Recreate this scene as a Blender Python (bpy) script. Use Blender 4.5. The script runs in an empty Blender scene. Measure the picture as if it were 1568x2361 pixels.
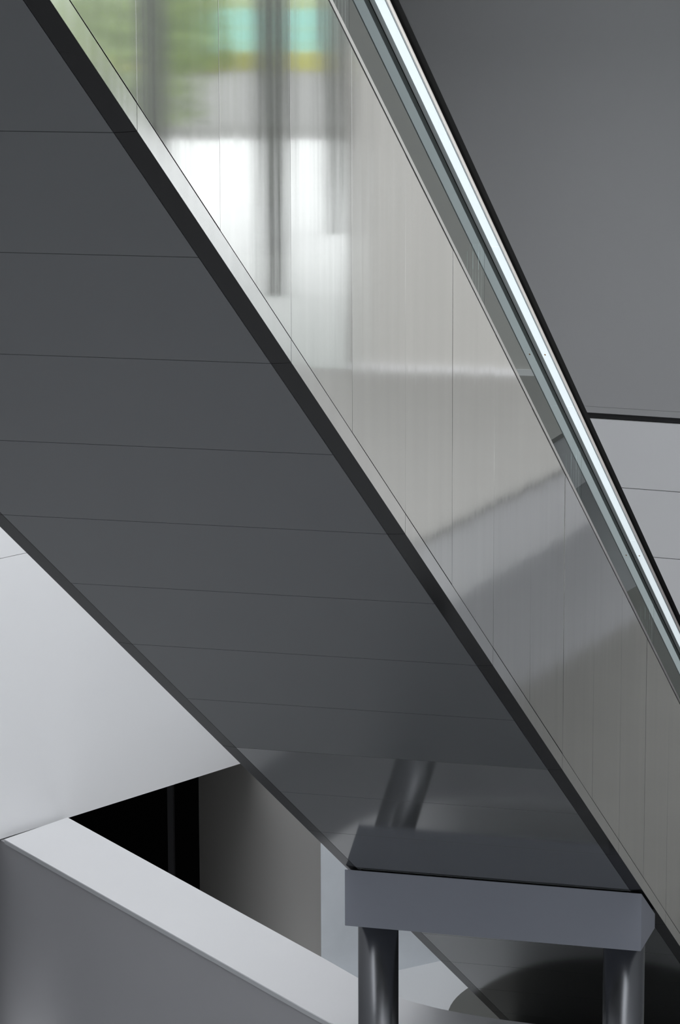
import bpy, bmesh, math, random
from mathutils import Vector, Matrix
random.seed(7)
S = bpy.context.scene
COL = S.collection
FLOOR = -7.1                       # floor where the escalator lands, below the eye
LOW = -7.42                        # floor in front of the parapet
PIT = -9.6                         # bottom of the stairwell
ZO = -LOW                        # world z = height relative to the eye + ZO

# ------------------------------------------------------------------ camera
F_PX, TH, ROLL, TILT = 7102.07, 0.28271, -0.0033, 0.18014
fwd = Vector((-math.sin(TH)*math.cos(TILT), math.cos(TH)*math.cos(TILT), -math.sin(TILT)))
r0 = Vector((math.cos(TH), math.sin(TH), 0)); u0 = r0.cross(fwd)
rt = r0*math.cos(ROLL) + u0*math.sin(ROLL); up = u0*math.cos(ROLL) - r0*math.sin(ROLL)
cd = bpy.data.cameras.new('camera'); cam = bpy.data.objects.new('camera', cd); COL.objects.link(cam)
cam.matrix_world = Matrix(((rt.x, up.x, -fwd.x, 0), (rt.y, up.y, -fwd.y, 0), (rt.z, up.z, -fwd.z, ZO), (0, 0, 0, 1)))
cd.sensor_fit = 'HORIZONTAL'; cd.sensor_width = 24.0; cd.lens = F_PX*24.0/1568.0
cd.clip_start = 0.1; cd.clip_end = 600
S.camera = cam

# ------------------------------------------------------------------ world (overcast sky) and exposure
wd = bpy.data.worlds.new('overcast_sky'); S.world = wd; wd.use_nodes = True
bg = wd.node_tree.nodes['Background']
bg.inputs['Color'].default_value = (0.938, 0.963, 1.0, 1); bg.inputs['Strength'].default_value = 2.22
S.view_settings.view_transform = 'Standard'; S.view_settings.look = 'None'
S.view_settings.gamma = 1.0; S.view_settings.use_curve_mapping = False
S.view_settings.exposure = 0.0

# ------------------------------------------------------------------ helpers
def obj(name, me, parent=None, loc=None, kind=None, label=None):
    o = bpy.data.objects.new(name, me); COL.objects.link(o)
    if parent is not None:
        o.parent = parent
    if loc is not None:
        o.location = Vector(loc) - (parent.location if parent is not None else Vector())
    elif parent is not None:
        o.location = -parent.location
    if kind: o['kind'] = kind
    if label: o['label'] = label
    return o

def mesh(name, verts, faces, m=None, smooth=False):
    me = bpy.data.meshes.new(name); me.from_pydata([tuple(v) for v in verts], [], faces); me.validate()
    bm = bmesh.new(); bm.from_mesh(me); bmesh.ops.recalc_face_normals(bm, faces=bm.faces); bm.to_mesh(me); bm.free()
    if m: me.materials.append(m)
    if smooth:
        for p in me.polygons: p.use_smooth = True
    return me

def thing(name, label, cat, loc, group=None):
    o = bpy.data.objects.new(name, None); COL.objects.link(o); o.location = loc
    o['label'] = label; o['category'] = cat
    if group: o['group'] = group
    return o

def loft(a, b):
    """closed prism between two equal outlines"""
    n = len(a)
    return list(a)+list(b), [tuple(range(n))[::-1], tuple(range(n, 2*n))] + [(i, (i+1) % n, n+(i+1) % n, n+i) for i in range(n)]

def box(x0, x1, y0, y1, z0, z1):
    return loft([(x0, y0, z0), (x1, y0, z0), (x1, y1, z0), (x0, y1, z0)], [(x0, y0, z1), (x1, y0, z1), (x1, y1, z1), (x0, y1, z1)])

def merge(*parts):
    V, Fc = [], []
    for v, f in parts:
        k = len(V); V += list(v); Fc += [tuple(i+k for i in q) for q in f]
    return V, Fc

def extr(outline, z0, z1):
    return loft([(x, y, z0) for x, y in outline], [(x, y, z1) for x, y in outline])

def node_mat(name):
    m = bpy.data.materials.new(name); m.use_nodes = True
    nt = m.node_tree; return m, nt, nt.nodes['Principled BSDF']

def mat(name, col, rough=0.5, metal=0.0, spec=0.5, var=0.0, vscale=(3, 3, 3), bump=0.0, bscale=200.0, emit=None, estr=0.0):
    m, nt, b = node_mat(name)
    b.inputs['Base Color'].default_value = (*col, 1); b.inputs['Roughness'].default_value = rough
    b.inputs['Metallic'].default_value = metal; b.inputs['Specular IOR Level'].default_value = spec
    tc = nt.nodes.new('ShaderNodeTexCoord')
    if var:
        mp = nt.nodes.new('ShaderNodeMapping'); mp.inputs['Scale'].default_value = vscale
        nz = nt.nodes.new('ShaderNodeTexNoise'); nz.inputs['Scale'].default_value = 1.0; nz.inputs['Detail'].default_value = 5
        mx = nt.nodes.new('ShaderNodeMix'); mx.data_type = 'RGBA'
        mx.inputs['A'].default_value = (*[c*(1-var) for c in col], 1); mx.inputs['B'].default_value = (*[min(1, c*(1+var)) for c in col], 1)
        nt.links.new(tc.outputs['Object'], mp.inputs['Vector']); nt.links.new(mp.outputs['Vector'], nz.inputs['Vector'])
        nt.links.new(nz.outputs['Fac'], mx.inputs['Factor']); nt.links.new(mx.outputs['Result'], b.inputs['Base Color'])
    if bump:
        n2 = nt.nodes.new('ShaderNodeTexNoise'); n2.inputs['Scale'].default_value = bscale; n2.inputs['Detail'].default_value = 3
        bp = nt.nodes.new('ShaderNodeBump'); bp.inputs['Strength'].default_value = bump; bp.inputs['Distance'].default_value = 0.002
        nt.links.new(tc.outputs['Object'], n2.inputs['Vector']); nt.links.new(n2.outputs['Fac'], bp.inputs['Height'])
        nt.links.new(bp.outputs['Normal'], b.inputs['Normal'])
    if emit:
        b.inputs['Emission Color'].default_value = (*emit, 1); b.inputs['Emission Strength'].default_value = estr
    return m

def steel(name, col, rough, rvar=0.05, warp=0.0006, streak=0.25):
    """brushed stainless sheet: vertical streaks in the roughness, a very slight waviness of the sheet"""
    m, nt, b = node_mat(name); N = nt.nodes.new; L = nt.links.new
    b.inputs['Metallic'].default_value = 1.0
    tc = N('ShaderNodeTexCoord'); oi = N('ShaderNodeObjectInfo')
    off = N('ShaderNodeVectorMath'); off.operation = 'SCALE'; off.inputs[0].default_value = (37.0, 53.0, 71.0)
    L(oi.outputs['Random'], off.inputs['Scale'])
    ad = N('ShaderNodeVectorMath'); ad.operation = 'ADD'; L(tc.outputs['Object'], ad.inputs[0]); L(off.outputs['Vector'], ad.inputs[1])
    mp = N('ShaderNodeMapping'); mp.inputs['Scale'].default_value = (8, 22, 0.8); L(ad.outputs['Vector'], mp.inputs['Vector'])
    nz = N('ShaderNodeTexNoise'); nz.inputs['Scale'].default_value = 1; nz.inputs['Detail'].default_value = 6; L(mp.outputs['Vector'], nz.inputs['Vector'])
    mr = N('ShaderNodeMapRange'); mr.inputs['From Min'].default_value = 0.3; mr.inputs['From Max'].default_value = 0.7
    mr.inputs['To Min'].default_value = rough-rvar; mr.inputs['To Max'].default_value = rough+rvar
    L(nz.outputs['Fac'], mr.inputs['Value']); L(mr.outputs['Result'], b.inputs['Roughness'])
    mp2 = N('ShaderNodeMapping'); mp2.inputs['Scale'].default_value = (2, 9, 0.7); L(ad.outputs['Vector'], mp2.inputs['Vector'])
    n3 = N('ShaderNodeTexNoise'); n3.inputs['Scale'].default_value = 1; n3.inputs['Detail'].default_value = 4; L(mp2.outputs['Vector'], n3.inputs['Vector'])
    mx = N('ShaderNodeMix'); mx.data_type = 'RGBA'
    mx.inputs['A'].default_value = (*[c*(1-streak) for c in col], 1); mx.inputs['B'].default_value = (*[min(1, c*(1+streak)) for c in col], 1)
    L(n3.outputs['Fac'], mx.inputs['Factor']); L(mx.outputs['Result'], b.inputs['Base Color'])
    mp3 = N('ShaderNodeMapping'); mp3.inputs['Scale'].default_value = (1, 2.2, 1.6); L(ad.outputs['Vector'], mp3.inputs['Vector'])
    n4 = N('ShaderNodeTexNoise'); n4.inputs['Scale'].default_value = 1; n4.inputs['Detail'].default_value = 1.5; L(mp3.outputs['Vector'], n4.inputs['Vector'])
    bp = N('ShaderNodeBump'); bp.inputs['Strength'].default_value = 1.0; bp.inputs['Distance'].default_value = warp
    L(n4.outputs['Fac'], bp.inputs['Height']); L(bp.outputs['Normal'], b.inputs['Normal'])
    return m

def glass_mat(name, tint):
    m = bpy.data.materials.new(name); m.use_nodes = True; nt = m.node_tree; nt.nodes.clear(); N = nt.nodes.new; L = nt.links.new
    out = N('ShaderNodeOutputMaterial'); mx = N('ShaderNodeMixShader'); tr = N('ShaderNodeBsdfTransparent'); gl = N('ShaderNodeBsdfGlossy'); fr = N('ShaderNodeFresnel')
    fr.inputs['IOR'].default_value = 1.55; tr.inputs['Color'].default_value = (*tint, 1); gl.inputs['Roughness'].default_value = 0.0
    gl.inputs['Color'].default_value = (0.95, 1.0, 0.98, 1)
    L(fr.outputs['Fac'], mx.inputs['Fac']); L(tr.outputs['BSDF'], mx.inputs[1]); L(gl.outputs['BSDF'], mx.inputs[2]); L(mx.outputs['Shader'], out.inputs['Surface'])
    return m

M = {}
M['cladding'] = steel('brushed_steel_cladding', (0.7, 0.692, 0.675), 0.05, 0.012, 0.0005, 0.1)
M['cladding_soft'] = steel('matt_brushed_steel_cladding', (0.68, 0.672, 0.655), 0.085, 0.015, 0.0009, 0.1)
M['base_trim'] = steel('brushed_steel_trim', (0.7, 0.69, 0.685), 0.12, 0.02, 0.0004, 0.1)
M['soffit'] = mat('grey_satin_soffit', (0.052, 0.055, 0.056), 0.075, 0, 0.5, 0.06, (2, 2, 2))
M['soffit_matt'] = mat('grey_matt_soffit', (0.029, 0.032, 0.0345), 0.33, 0, 0.4, 0.06, (2, 2, 2))
M['edge'] = mat('dark_satin_edge', (0.008, 0.008, 0.008), 0.12, 0, 0.5, 0.05, (2, 2, 2))
M['edge'].node_tree.nodes['Principled BSDF'].inputs['IOR'].default_value = 1.12
M['backing'] = mat('black_backing', (0.006, 0.006, 0.006), 0.9, 0, 0.1)
M['rubber'] = mat('black_rubber', (0.005, 0.005, 0.005), 0.7, 0, 0.02, 0.1)
M['gasket'] = mat('dark_grey_gasket', (0.34, 0.355, 0.36), 0.6)
M['alu'] = mat('satin_aluminium', (0.85, 0.8, 0.77), 0.5, 1.0)
M['diffuser'] = mat('lit_white_diffuser', (0.8, 0.85, 0.88), 0.4, emit=(0.86, 0.95, 1.0), estr=0.66)
M['rust'] = mat('rust_spot', (0.45, 0.2, 0.03), 0.8)
M['glass'] = glass_mat('balustrade_glass', (0.86, 0.905, 0.895))
M['step'] = mat('step_metal', (0.2, 0.2, 0.2), 0.45, 0.8, 0.5, 0.1)
M['beam'] = mat('blue_grey_painted_steel', (0.19, 0.2, 0.235), 0.45, 0, 0.4, 0.04, (2, 2, 2))
M['column'] = mat('polished_dark_steel', (0.2, 0.205, 0.215), 0.27, 1.0, 0.5, 0.05, (1, 1, 0.2))
M['white'] = mat('white_plaster', (0.86, 0.86, 0.87), 0.85, 0, 0.3, 0.012, (1, 1, 1), 0.08, 120)
M['coping'] = mat('white_stone_coping', (0.87, 0.87, 0.88), 0.45, 0, 0.4, 0.035, (1.2, 1.2, 1.2))
M['coping_edge'] = mat('grey_coping_edge', (0.5, 0.51, 0.52), 0.6, 0, 0.3, 0.03)
M['parapet'] = mat('grey_plaster', (0.36, 0.36, 0.37), 0.85, 0, 0.3, 0.02, (2, 2, 2), 0.08, 120)
M['wall'] = mat('grey_wall_plaster', (0.5, 0.5, 0.505), 0.9, 0, 0.3, 0.025, (0.8, 0.8, 0.8), 0.08, 120)
M['fascia'] = mat('pale_grey_panel', (0.92, 0.92, 0.93), 0.7, 0, 0.3, 0.02, (1, 1, 1))
M['pier'] = mat('warm_grey_plaster', (0.42, 0.41, 0.39), 0.9, 0, 0.3, 0.02, (1, 1, 1))
M['marble'] = mat('pale_blue_marble', (0.78, 0.82, 0.86), 0.35, 0, 0.4, 0.12, (3, 3, 3))
M['black'] = mat('painted_recess_dark', (0.004, 0.004, 0.004), 1.0, 0, 0.0)  # black stands in for the unlit depth of recess and stairwell
M['strip'] = mat('dark_strip', (0.05, 0.05, 0.053), 0.8, 0, 0.05)
M['deck_edge'] = mat('deck_edge_metal', (0.5, 0.485, 0.475), 0.45, 1.0)
M['joint'] = mat('dark_glass_joint', (0.02, 0.025, 0.025), 0.5)
M['floor'] = mat('pale_stone_floor', (0.78, 0.79, 0.8), 0.45, 0, 0.4, 0.05, (0.6, 0.6, 0.6))
M['lowfloor'] = mat('stone_floor', (0.75, 0.76, 0.77), 0.6, 0, 0.3, 0.05, (0.6, 0.6, 0.6))
M['shadow_gap'] = mat('grey_shadow_gap', (0.06, 0.06, 0.062), 0.8)
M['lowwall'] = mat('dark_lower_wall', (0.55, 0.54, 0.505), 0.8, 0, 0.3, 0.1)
M['darkfloor'] = mat('dark_floor_inlay', (0.15, 0.148, 0.135), 0.5, 0, 0.3, 0.1)
M['slabfloor'] = mat('grey_upper_floor', (0.34, 0.335, 0.32), 0.6, 0, 0.3, 0.06)
M['facade'] = mat('light_wall', (0.6, 0.59, 0.56), 0.85, 0, 0.3, 0.05, (0.7, 0.7, 0.7))
M['mullion'] = mat('dark_mullion', (0.11, 0.11, 0.1), 0.5)
M['plaza'] = mat('white_paving', (0.8, 0.8, 0.8), 0.8, 0, 0.3, 0.03, (0.3, 0.3, 0.3))
M['road'] = mat('asphalt', (0.3, 0.295, 0.29), 0.9, 0, 0.3, 0.08)
M['yellow'] = mat('yellow_kerb', (0.62, 0.6, 0.16), 0.7)
M['cyan'] = mat('turquoise_hoarding', (0.45, 0.85, 0.87), 0.6)
M['leaf'] = mat('hedge_leaf', (0.25, 0.34, 0.1), 0.6, 0, 0.4, 0.35, (2, 2, 2))
M['bark'] = mat('hedge_stem', (0.12, 0.08, 0.05), 0.9)

# ------------------------------------------------------------------ the setting
def structure(name, vf, m, label=None, parent=None):
    return obj(name, mesh(name, *vf, m), parent, None, None if parent else 'structure', label)
def zb(x0, x1, y0, y1, z0, z1):        # box with heights relative to the eye
    return box(x0, x1, y0, y1, z0+ZO, z1+ZO)
def wall_between(a, b, thick, z0, z1):
    """vertical slab, its face on a->b, its thickness to the left of that direction"""
    a = Vector(a); b = Vector(b); d = (b-a).normalized(); n = Vector((-d.y, d.x))*thick
    return extr([tuple(a), tuple(b), tuple(b+n), tuple(a+n)], z0+ZO, z1+ZO)

# lower floor with the stairwell opening in its far corner
structure('floor', merge(zb(-12, 12, -8, 18.2, LOW-0.25, LOW), zb(-5.9, 12, 18.2, 27, LOW-0.25, LOW)), M['lowfloor'])
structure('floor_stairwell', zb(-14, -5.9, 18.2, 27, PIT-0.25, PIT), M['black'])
structure('floor_landing', extr([(-5.9, 17.95), (-5.111, 17.12), (-4.794, 16.80), (-4.396, 16.49), (-4.06, 16.37), (-3.6, 16.30), (-2.9, 16.37), (-2.3, 16.52), (12, 16.5), (12, 27), (-5.9, 27)], FLOOR-0.25+ZO, FLOOR+ZO), M['floor'])
cx, cy, rr = -3.57, 19.62, 1.33
structure('floor_inlay', extr([(cx+rr*math.cos(t*math.tau/96), cy+rr*math.sin(t*math.tau/96)) for t in range(96)], FLOOR+ZO, FLOOR+ZO+0.004), M['darkfloor'])

# white wall hanging over the stairwell: lower and upper panel with a groove between
BA = Vector((-7.72, 19.65)); BD = Vector((0.3827, 0.9239))
ba, bb = BA - BD*0.95, BA + BD*3.2
wl = obj('wall_left', mesh('wall_left', *wall_between(ba+Vector((-0.03, 0.012)), bb+Vector((-0.03, 0.012)), 0.22, -6.0, 5.0), M['white']), kind='structure')
wl['label'] = 'white plaster wall hanging above the dark opening left of the escalator'
structure('panel', wall_between(ba, bb, 0.03, -6.02, -4.0585), M['white'], parent=wl)
structure('panel', wall_between(ba, bb, 0.03, -4.0545, 5.0), M['white'], parent=wl)
structure('wall_side', merge(zb(-8.6, -8.3, -8, 18.5, LOW, 5.0), zb(-13.6, -8.1, 18.5, 18.9, PIT, 5.0), zb(-13.6, -13.3, 18.9, 26.4, PIT, 5.0)), M['parapet'])
# stairwell pier, marble wall, recess with its darkness painted black
structure('wall_pier', extr([(-8.06, 23.5), (-5.857, 19.654), (-5.92, 19.87), (-7.9, 23.6)], PIT+ZO, -5.9+ZO), M['pier'])
structure('wall_marble', extr([(-5.857, 19.656), (-4.55, 21.202), (-4.74, 21.36), (-5.93, 19.9)], PIT+ZO, -4.7+ZO), M['marble'])
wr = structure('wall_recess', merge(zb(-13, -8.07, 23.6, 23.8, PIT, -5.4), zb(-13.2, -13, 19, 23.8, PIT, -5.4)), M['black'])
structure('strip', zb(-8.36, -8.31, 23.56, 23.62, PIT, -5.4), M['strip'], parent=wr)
# back wall, turned nine degrees, with its shadow gap and fascia below
ang = math.radians(81); wd_ = Vector((-math.sin(ang), math.cos(ang))); P0 = Vector((-4.843, 24.5))
wa, wb = P0 + wd_*12, P0 - wd_*2.75
structure('wall_back', wall_between(wa, wb, 0.3, -3.67, 5.0), M['wall'])
nb = Vector((wd_.y, -wd_.x))
structure('baseboard_back', wall_between(wa - nb*-0.0 , wb, 0.28, -3.722, -3.672), M['wall'])
structure('wall_pilaster', wall_between(P0+wd_*2.34+nb*0.12, P0+wd_*3.4+nb*0.12, 0.119, -3.67, 5.0), M['white'])
structure('trim_gap', wall_between(wa+nb*0.06, wb+nb*0.06, 0.2, -3.772, -3.722), M['shadow_gap'])
wf = structure('wall_fascia', wall_between(wa+nb*0.03, wb+nb*0.03, 0.2, FLOOR, -3.772), M['backing'])
for k, (z0, z1) in enumerate(((-4.324, -3.772), (-4.88, -4.33), (-5.44, -4.886), (-6.0, -5.446), (-6.56, -6.006), (FLOOR, -6.566))):
    structure('panel', wall_between(wa, wb, 0.03, z0, z1), M['fascia'], parent=wf)
# low curved parapet with its coping
back = [(-7.70, 19.60), (-5.111, 17.149), (-4.794, 16.839), (-4.60, 16.67), (-4.396, 16.527), (-4.22, 16.45), (-4.06, 16.404), (-3.9, 16.37), (-3.74, 16.35), (-3.6, 16.337), (-3.3, 16.34), (-2.9, 16.4), (-2.3, 16.56)]
front = [(-7.923, 18.976), (-5.5, 16.748), (-4.95, 16.242), (-4.74, 16.055), (-4.57, 15.95), (-4.38, 15.87), (-4.2, 15.82), (-4.0, 15.79), (-3.8, 15.775), (-3.6, 15.77), (-3.3, 15.78), (-2.85, 15.84), (-2.2, 16.0)]
def inset(pts, other, d):
    return [tuple(Vector(p) + (Vector(q)-Vector(p)).normalized()*d) for p, q in zip(pts, other)]
def strip_prism(fr, bk, z0, z1):
    n = len(fr); V = [(x, y, z+ZO) for z in (z0, z1) for pts in (fr, bk) for x, y in pts]; Fc = []
    for i in range(n-1):
        Fc += [(i, i+1, n+i+1, n+i), (2*n+i, 3*n+i, 3*n+i+1, 2*n+i+1), (i, 2*n+i, 2*n+i+1, i+1), (n+i, n+i+1, 3*n+i+1, 3*n+i)]
    Fc += [(0, n, 3*n, 2*n), (n-1, 3*n-1+0, 4*n-1, 2*n-1)] if False else [(0, n, 3*n, 2*n), (n-1, 3*n-1, 4*n-1, 2*n-1)]
    return V, Fc
pw = structure('wall_parapet', strip_prism([(-8.75, 19.737)]+inset(front, back, 0.012), [(-8.5, 20.3)]+inset(back, front, 0.012), LOW, -6.03), M['parapet'])
pw['label'] = 'low grey parapet wall with broad white coping, curving behind the steel columns'
structure('coping', strip_prism(front, back, -6.007, -6.0), M['coping'], parent=pw)
structure('coping_edge', strip_prism(inset(front, back, 0.001), inset(back, front, 0.001), -6.034, -6.007), M['coping_edge'], parent=pw)

def xz(outline, y0, y1):
    return loft([(x, y0, z+ZO) for x, z in outline], [(x, y1, z+ZO) for x, z in outline])
# upper floor slab on the far side of the hall, facade with window, glazing added for light, ground outside
slab = [(-1.66, 12.6), (-2.12, 17.1), (-2.2, 20.0), (12, 20.0), (12, -8), (5.0, -8), (5.0, 12.6)]
structure('floor_upper', extr(slab, -2.83+ZO, -2.8+ZO), M['slabfloor'])
structure('trim_slab', extr([(x+(0.01 if x < 0.7 else 0), y) for x, y in slab], -3.2+ZO, -2.83+ZO), M['white'])
structure('wall_facade', merge(zb(-2.2, 0.19, 20.0, 20.25, -2.83, 5.0), zb(0.19, 12, 20.0, 20.25, 3.6, 5.0), zb(-2.2, -1.95, 20.25, 24.3, FLOOR, -2.83)), M['facade'])
structure('wall_lower_pale', xz([(-2.2, -4.16), (0.0, -5.6), (12, -5.6), (12, -2.83), (-2.2, -2.83)], 20.0, 20.25), M['white'])  # pale upper part of the lower wall, its bottom edge slanted
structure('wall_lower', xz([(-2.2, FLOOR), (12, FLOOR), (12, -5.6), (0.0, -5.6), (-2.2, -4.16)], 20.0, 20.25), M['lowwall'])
structure('wall_right', zb(12, 12.3, -8, 27, LOW, -4.7), M['wall'])
w3 = structure('window_added_low', merge(*[zb(12.05, 12.15, y, y+0.08, -4.7, -3.2) for y in (-8, -2, 4, 10, 16)]), M['mullion'])  # unseen glazing added to let daylight into the lower hall
structure('pane', zb(12.09, 12.10, -8, 20, -4.7, -3.2), glass_mat('added_low_window_glass', (0.97, 0.98, 0.97)), parent=w3)
structure('baseboard_facade', zb(-2.15, 0.19, 19.98, 20.0, -2.8, -2.76), M['white'])
w1 = structure('window_1', merge(zb(0.19, 0.24, 20.05, 20.15, -2.83, 3.6), zb(0.24, 12, 20.05, 20.15, 3.52, 3.6)), M['mullion'])
w2 = structure('window_added_side', merge(zb(-2.15, -2.05, 20.25, 24.3, 0.6, 4.9), zb(-2.15, -2.05, 22.2, 22.28, -2.83, 0.6)), M['mullion'])  # unseen glazing added to light the back wall from its right
structure('pane', zb(-2.105, -2.095, 20.25, 24.2, -2.83, 0.6), glass_mat('added_side_window_glass', (0.97, 0.98, 0.97)), parent=w2)
structure('pane', zb(0.24, 12, 20.09, 20.10, -2.83, 3.52), glass_mat('window_glass', (0.97, 0.98, 0.97)), parent=w1)
for x, y, r, k in ((3.03, 24, 0.14, 0.8), (2.17, 24.5, 0.155, 0.55), (3.23, 30, 0.15, 0.3), (6.4, 24, 0.14, 0.8), (8.6, 24, 0.14, 0.8)):   # pillars tapering to the foot
    ring = lambda q, z: [(x+r*q*math.cos(t*math.tau/20), y+r*q*math.sin(t*math.tau/20), z+ZO) for t in range(20)]
    structure('wall_pillar', merge(loft(ring(k, -2.83), ring(1.0, -0.9)), loft(ring(1.0, -0.9), ring(1.1, 3.6))), M['mullion'])
structure('ground_plaza', zb(-2, 70, 20.25, 45, -3.1, -2.83), M['plaza'])
structure('ground_road', zb(-10, 120, 45, 72, -3.1, -2.84), M['road'])
structure('ground_verge', zb(-10, 160, 72, 200, -3.1, -2.84), M['leaf'])
structure('ground_kerb', zb(-10, 120, 71.2, 72, -2.84, -2.4), M['yellow'])
# roof with its large skylight opening, wall behind the camera
structure('ceiling', merge(zb(-13.6, 12, 18.5, 26.5, 5.0, 5.3), zb(-9, 12, -8, 2.0, 5.0, 5.3)), M['white'])
structure('ceiling_shade_slab', zb(-8.0, -2.2, 20.5, 25.8, 0.3, 0.6), M['white'])  # unseen slab added to shade the top of the back wall
structure('wall_near', zb(-9, 12, -8.3, -8.0, LOW, 5.0), M['white'])

# ------------------------------------------------------------------ escalator
Xr, Zr, Y1, pY, hT, W = -2.7663, 3.94197, 7.63572, 0.67922, 1.338, 1.6
SL = math.tan(math.radians(30)); Xl = Xr-W; Xc = Xr-W/2; Xg = Xr-0.174
YE = 19.08
def Z(Y, h=0.0): return Zr - SL*Y + h + ZO
def J(i): return Y1 + pY*i
esc = thing('escalator', 'long escalator descending on two columns, brushed steel side, dark grey underside, glass balustrade', 'escalator', (Xc, YE, FLOOR+ZO))
def swept(name, prof, Ya, Yb, m, parent=esc, label=None, me=None):
    """profile of (X, height over the underside) swept down the slope; mesh origin at its upper end"""
    L_ = Yb-Ya
    if me is None:
        a = [(x-Xc, 0.0, h) for x, h in prof]; b = [(x-Xc, L_, h-SL*L_) for x, h in prof]
        me = mesh(name, *loft(a, b), m)
    o = obj(name, me, parent, (Xc, Ya, Z(Ya)), label=label); return o
def rect(x0, x1, h0, h1): return [(x0, h0), (x1, h0), (x1, h1), (x0, h1)]
def mirror(prof): return [(2*Xc-x, h) for x, h in prof]

I0, I1 = -7, 16
YT = J(I0)
# underside panels and their dark backing
sp = rect(Xl+0.0675, Xr-0.0675, 0.0, 0.02)
swept('backing', rect(Xl+0.02, Xr-0.022, 0.024, 0.05), YT, YE, M['backing'])
me = None
for i in range(I0, I1+1):
    e = J(i+1) if i < I1 else YE
    if i == 8: me = None
    o = swept('soffit_panel', sp, J(i)+0.002, e-0.002, M['soffit' if i >= 8 else 'soffit_matt'], me=me if i < I1 else None)
    if me is None: me = o.data
# edge strips, two panels long, tilted slightly outwards
ep = [(Xr-0.0655, 0.0), (Xr-0.001, 0.0045), (Xr-0.001, 0.02), (Xr-0.0655, 0.02)]
tp = [(Xr-0.0008, 0.0055), (Xr-0.0005, 0.0755), (Xr-0.02, 0.0755), (Xr-0.02, 0.0055)]
mm = {}
for i in range(-8, I1+1, 2):
    a, e = max(J(i), YT), min(J(i+2), YE)
    full = (a == J(i) and e == J(i+2))
    for k, (nm, pr, mt) in enumerate((('edge_strip', ep, M['edge']), ('edge_strip', mirror(ep), M['edge']), ('base_trim', tp, M['base_trim']), ('base_trim', mirror(tp), M['base_trim']))):
        o = swept(nm, pr, a+0.0015, e-0.0015, mt, me=mm.get(k) if full else None)
        if full: mm[k] = o.data
# steel side panels with chamfered edges
def side_panel(L_, flip, mt):
    c = 0.0002; V = []
    for x, d in ((-0.02, 0.0), (-c, 0.0), (0.0, c)):
        for y, h in ((d, 0.079+d), (L_-d, 0.079+d), (L_-d, hT-d), (d, hT-d)):
            V.append(((W/2+x)*flip, y, h-SL*y))
    Fc = [(3, 2, 1, 0), (8, 9, 10, 11)]
    for k in (0, 4):
        Fc += [(k+i, k+(i+1) % 4, k+4+(i+1) % 4, k+4+i) for i in range(4)]
    return mesh('cladding_panel', V, Fc, mt)
shared = {(fl, mt.name): side_panel(pY-0.003, fl, mt) for fl in (1, -1) for mt in (M['cladding'], M['cladding_soft'])}
for i in range(I0, I1+1):
    e = J(i+1) if i < I1 else YE
    mt = M['cladding'] if i < 3 else M['cladding_soft']
    for fl in (1, -1):
        po = obj('cladding_panel', shared[fl, mt.name] if i < I1 else side_panel(e-J(i)-0.003, fl, mt), esc, (Xc, J(i)+0.0015, Z(J(i)+0.0015)))
        po.rotation_euler = (0, random.uniform(-1, 1)*0.0014, random.uniform(-1, 1)*0.0006)     # sheets never hang quite true
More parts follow.
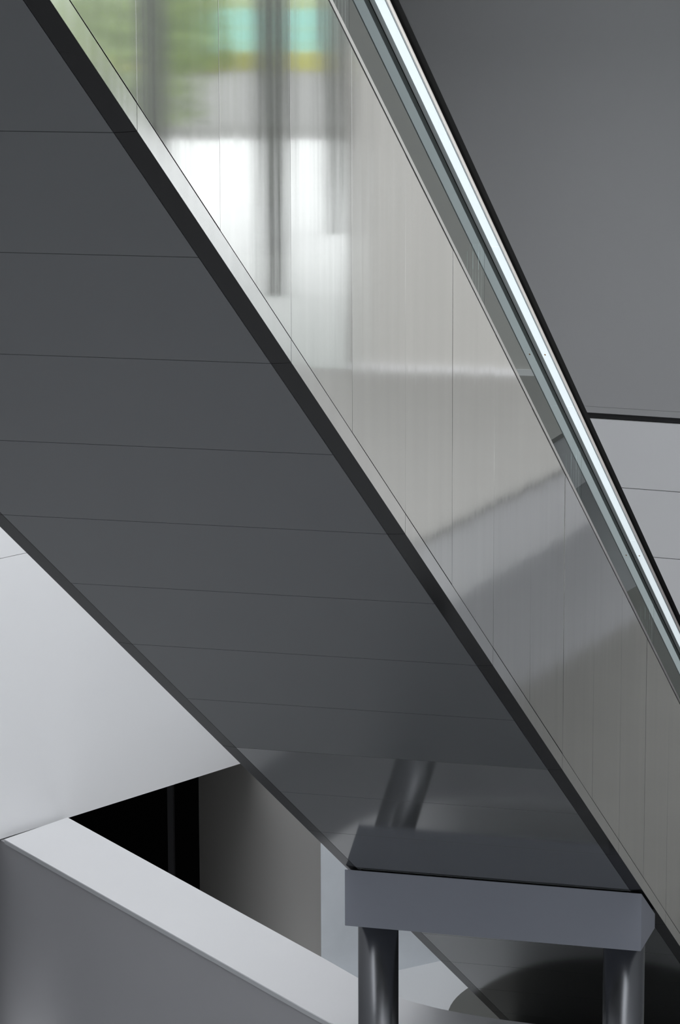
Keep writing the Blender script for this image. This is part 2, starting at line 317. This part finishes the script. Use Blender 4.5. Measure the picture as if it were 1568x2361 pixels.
for fl in (0, 1):
    mir = (lambda p: p) if not fl else mirror
    swept('side_backing', mir(rect(Xr-0.05, Xr-0.024, 0.05, hT+0.0125)), YT, YE, M['backing'])
    # deck with its light edge over a shadow gap
    swept('deck_edge', mir(rect(Xr-0.03, Xr-0.002, hT+0.013, hT+0.033)), YT, YE, M['deck_edge'])
    swept('deck', mir(rect(Xg-0.2, Xr-0.051, hT-0.0, hT+0.02)), YT, YE, M['step'])
    swept('skirt', mir(rect(Xg-0.2, Xg-0.19, 0.75, hT)), YT, YE, M['alu'])
    # glass panes with vertical joints
    k = 10.252-2.0*4; ja = [10.252-8.0+2.0*q for q in range(0, 10)]
    edges = [YT] + [y for y in ja if YT+0.3 < y < YE-0.2] + [YE]
    gm = None
    for a, b in zip(edges[:-1], edges[1:]):
        if a > YT: swept('glass_joint', mir(rect(Xg-0.0115, Xg-0.0005, hT+0.02, 1.952)), a-0.0019, a+0.0019, M['joint'])
        swept('glass_pane', mir(rect(Xg-0.012, Xg, hT+0.02, 1.957)), a+0.002, b-0.002, M['glass'])
    # handrail profile, dark gasket and lit strip on its underside
    swept('handrail_profile', mir(rect(Xg-0.073, Xg+0.0615, 1.96, 1.99)), YT, YE, M['alu'])
    swept('gasket', mir(rect(Xg-0.014, Xg+0.001, 1.953, 1.9605)), YT, YE, M['backing'])
    swept('lower_cover', mir(rect(Xg+0.001, Xg+0.0195, 1.957, 1.9605)), YT, YE, M['gasket'])
    swept('inner_cover', mir(rect(Xg-0.072, Xg-0.013, 1.957, 1.9605)), YT, YE, M['gasket'])
    seams = [YT] + [y for y in (3.1, 4.6, 6.25, 7.8, 9.3, 10.26, 12.279, 13.797, 15.40, 17.1) if y > YT] + [YE]
    for a, b in zip(seams[:-1], seams[1:]):
        swept('light_strip', mir(rect(Xg+0.0205, Xg+0.0565, 1.955, 1.9605)), a+0.0015, b-0.0015, M['diffuser'])
    swept('lip', mir(rect(Xg+0.0575, Xg+0.0605, 1.953, 1.9605)), YT, YE, M['gasket'])
    # rubber handrail, rounded
    c0, hw, hb, ht = Xg-0.006, 0.077, 1.984, 2.045
    pr = []
    for (x, h, a0) in ((c0+hw-0.016, hb+0.012, -90), (c0+hw-0.018, ht-0.018, 0), (c0-hw+0.018, ht-0.018, 90), (c0-hw+0.016, hb+0.012, 180)):
        r_ = 0.012 if a0 in (-90, 180) else 0.018
        if a0 in (-90, 180):
            x = c0+hw-r_ if a0 == -90 else c0-hw+r_
        for q in range(6):
            t = math.radians(a0+18*q); pr.append((x+r_*math.cos(t), h+r_*math.sin(t)))
    o = swept('handrail', mir(pr), YT, YE, M['rubber'])
    for p in o.data.polygons: p.use_smooth = len(p.vertices) == 4
for Yq in (13.267, 15.61):
    V = [(Xr-0.139-Xc+0.004*math.cos(t*math.tau/8), 0.007*math.sin(t*math.tau/8), 1.9545-SL*0.007*math.sin(t*math.tau/8)) for t in range(8)]
    V2 = [(x, y, z+0.0004) for x, y, z in V]
    obj('rust_spot', mesh('rust_spot', *loft(V, V2), M['rust']), esc, (Xc, Yq, Z(Yq)))
# steps
sv = merge(box(-0.5, 0.5, 0, 0.402, -0.03, 0.0), box(-0.5, 0.5, 0.372, 0.402, -0.235, -0.03))
sm = mesh('step', *sv, M['step'])
y = YT+0.1
while y < YE-0.5:
    obj('step', sm, esc, (Xc, y, Z(y, 1.06))); y += 0.4004
# landing box where it reaches the floor
structure('landing', merge(box(Xl+0.02, Xr-0.02, YE+0.005, 21.2, FLOOR+ZO+0.006, FLOOR+ZO+1.09)), M['step'], parent=esc)

# ------------------------------------------------------------------ steel support: beam on two columns
BY = J(11); zbm = -5.101
sup = thing('support_frame', 'blue-grey steel beam on two round polished columns carrying the escalator', 'support', (Xc, BY+0.2, 0.0))
def side(x): return [(x, BY, Z(BY)-0.009), (x, BY+0.4, Z(BY+0.4)-0.009), (x, BY+0.4, zbm+ZO), (x, BY, zbm+ZO)]
bo = obj('beam', mesh('beam', *loft(side(Xl-0.003), side(Xr-0.008)), M['beam']), sup)
bv = bo.modifiers.new('bevel', 'BEVEL'); bv.width = 0.003; bv.segments = 2; bv.limit_method = 'ANGLE'
pad = lambda x: [(x, BY+0.02, Z(BY+0.02)-0.009), (x, BY+0.38, Z(BY+0.38)-0.009), (x, BY+0.38, Z(BY+0.38)-0.001), (x, BY+0.02, Z(BY+0.02)-0.001)]
obj('bearing_pad', mesh('bearing_pad', *loft(pad(Xl+0.08), pad(Xr-0.08)), M['backing']), sup)
for x, lab in ((-4.24, None), (-2.9, None)):
    r = 0.109; n = 64
    v, f = extr([(r*math.cos(t*math.tau/n), r*math.sin(t*math.tau/n)) for t in range(n)], 0.0, zbm+ZO)
    me = mesh('column', v, f, M['column'])
    for p in me.polygons: p.use_smooth = len(p.vertices) == 4
    obj('column', me, sup, (x, BY+0.2, 0.0))

# ------------------------------------------------------------------ outdoors, seen mirrored in the steel
def hedge(loc, sx, sy, h, n, label):
    t = thing('hedge', label, 'hedge', loc, None)
    rnd = random.Random(int(loc[0]*10)); V, Fc = [], []
    for _ in range(n):
        c = Vector((rnd.uniform(-sx, sx), rnd.uniform(-sy, sy), h*rnd.uniform(0.04, 1.0)))
        a = Vector((rnd.gauss(0, 1), rnd.gauss(0, 1), rnd.gauss(0, 1))).normalized(); b = a.orthogonal().normalized()
        s = rnd.uniform(0.07, 0.16); k = len(V)
        V += [c-a*s, c+b*s*0.5, c+a*s, c-b*s*0.5]; Fc.append((k, k+1, k+2, k+3))
    obj('foliage', mesh('foliage', V, Fc, M['leaf']), t, loc)
    obj('stem', mesh('stem', *merge(*[box(x-0.03, x+0.03, -0.03, 0.03, 0, h*0.8) for x in (-sx*0.6, 0, sx*0.6)]), M['bark']), t, loc)
hedge((12.2, 47.0, -2.84+ZO), 1.7, 0.8, 2.9, 2600, 'green hedge outdoors beside the road, mirrored in the steel cladding')
hedge((18.7, 70.0, -2.84+ZO), 1.0, 0.6, 2.6, 2000, 'green hedge outdoors beyond the road, mirrored beside the turquoise hoarding')
hd = thing('hoarding', 'turquoise banded hoarding beyond the road, mirrored in the steel cladding', 'hoarding', (18.5, 80.0, -2.84+ZO))
for z0, z1 in ((0.0, 0.36), (0.4, 0.76), (0.8, 1.3)):
    obj('board', mesh('board', *box(-3.5, 2.6, 0, 0.08, z0, z1), M['cyan']), hd, (18.5, 80.0, -2.84+ZO))
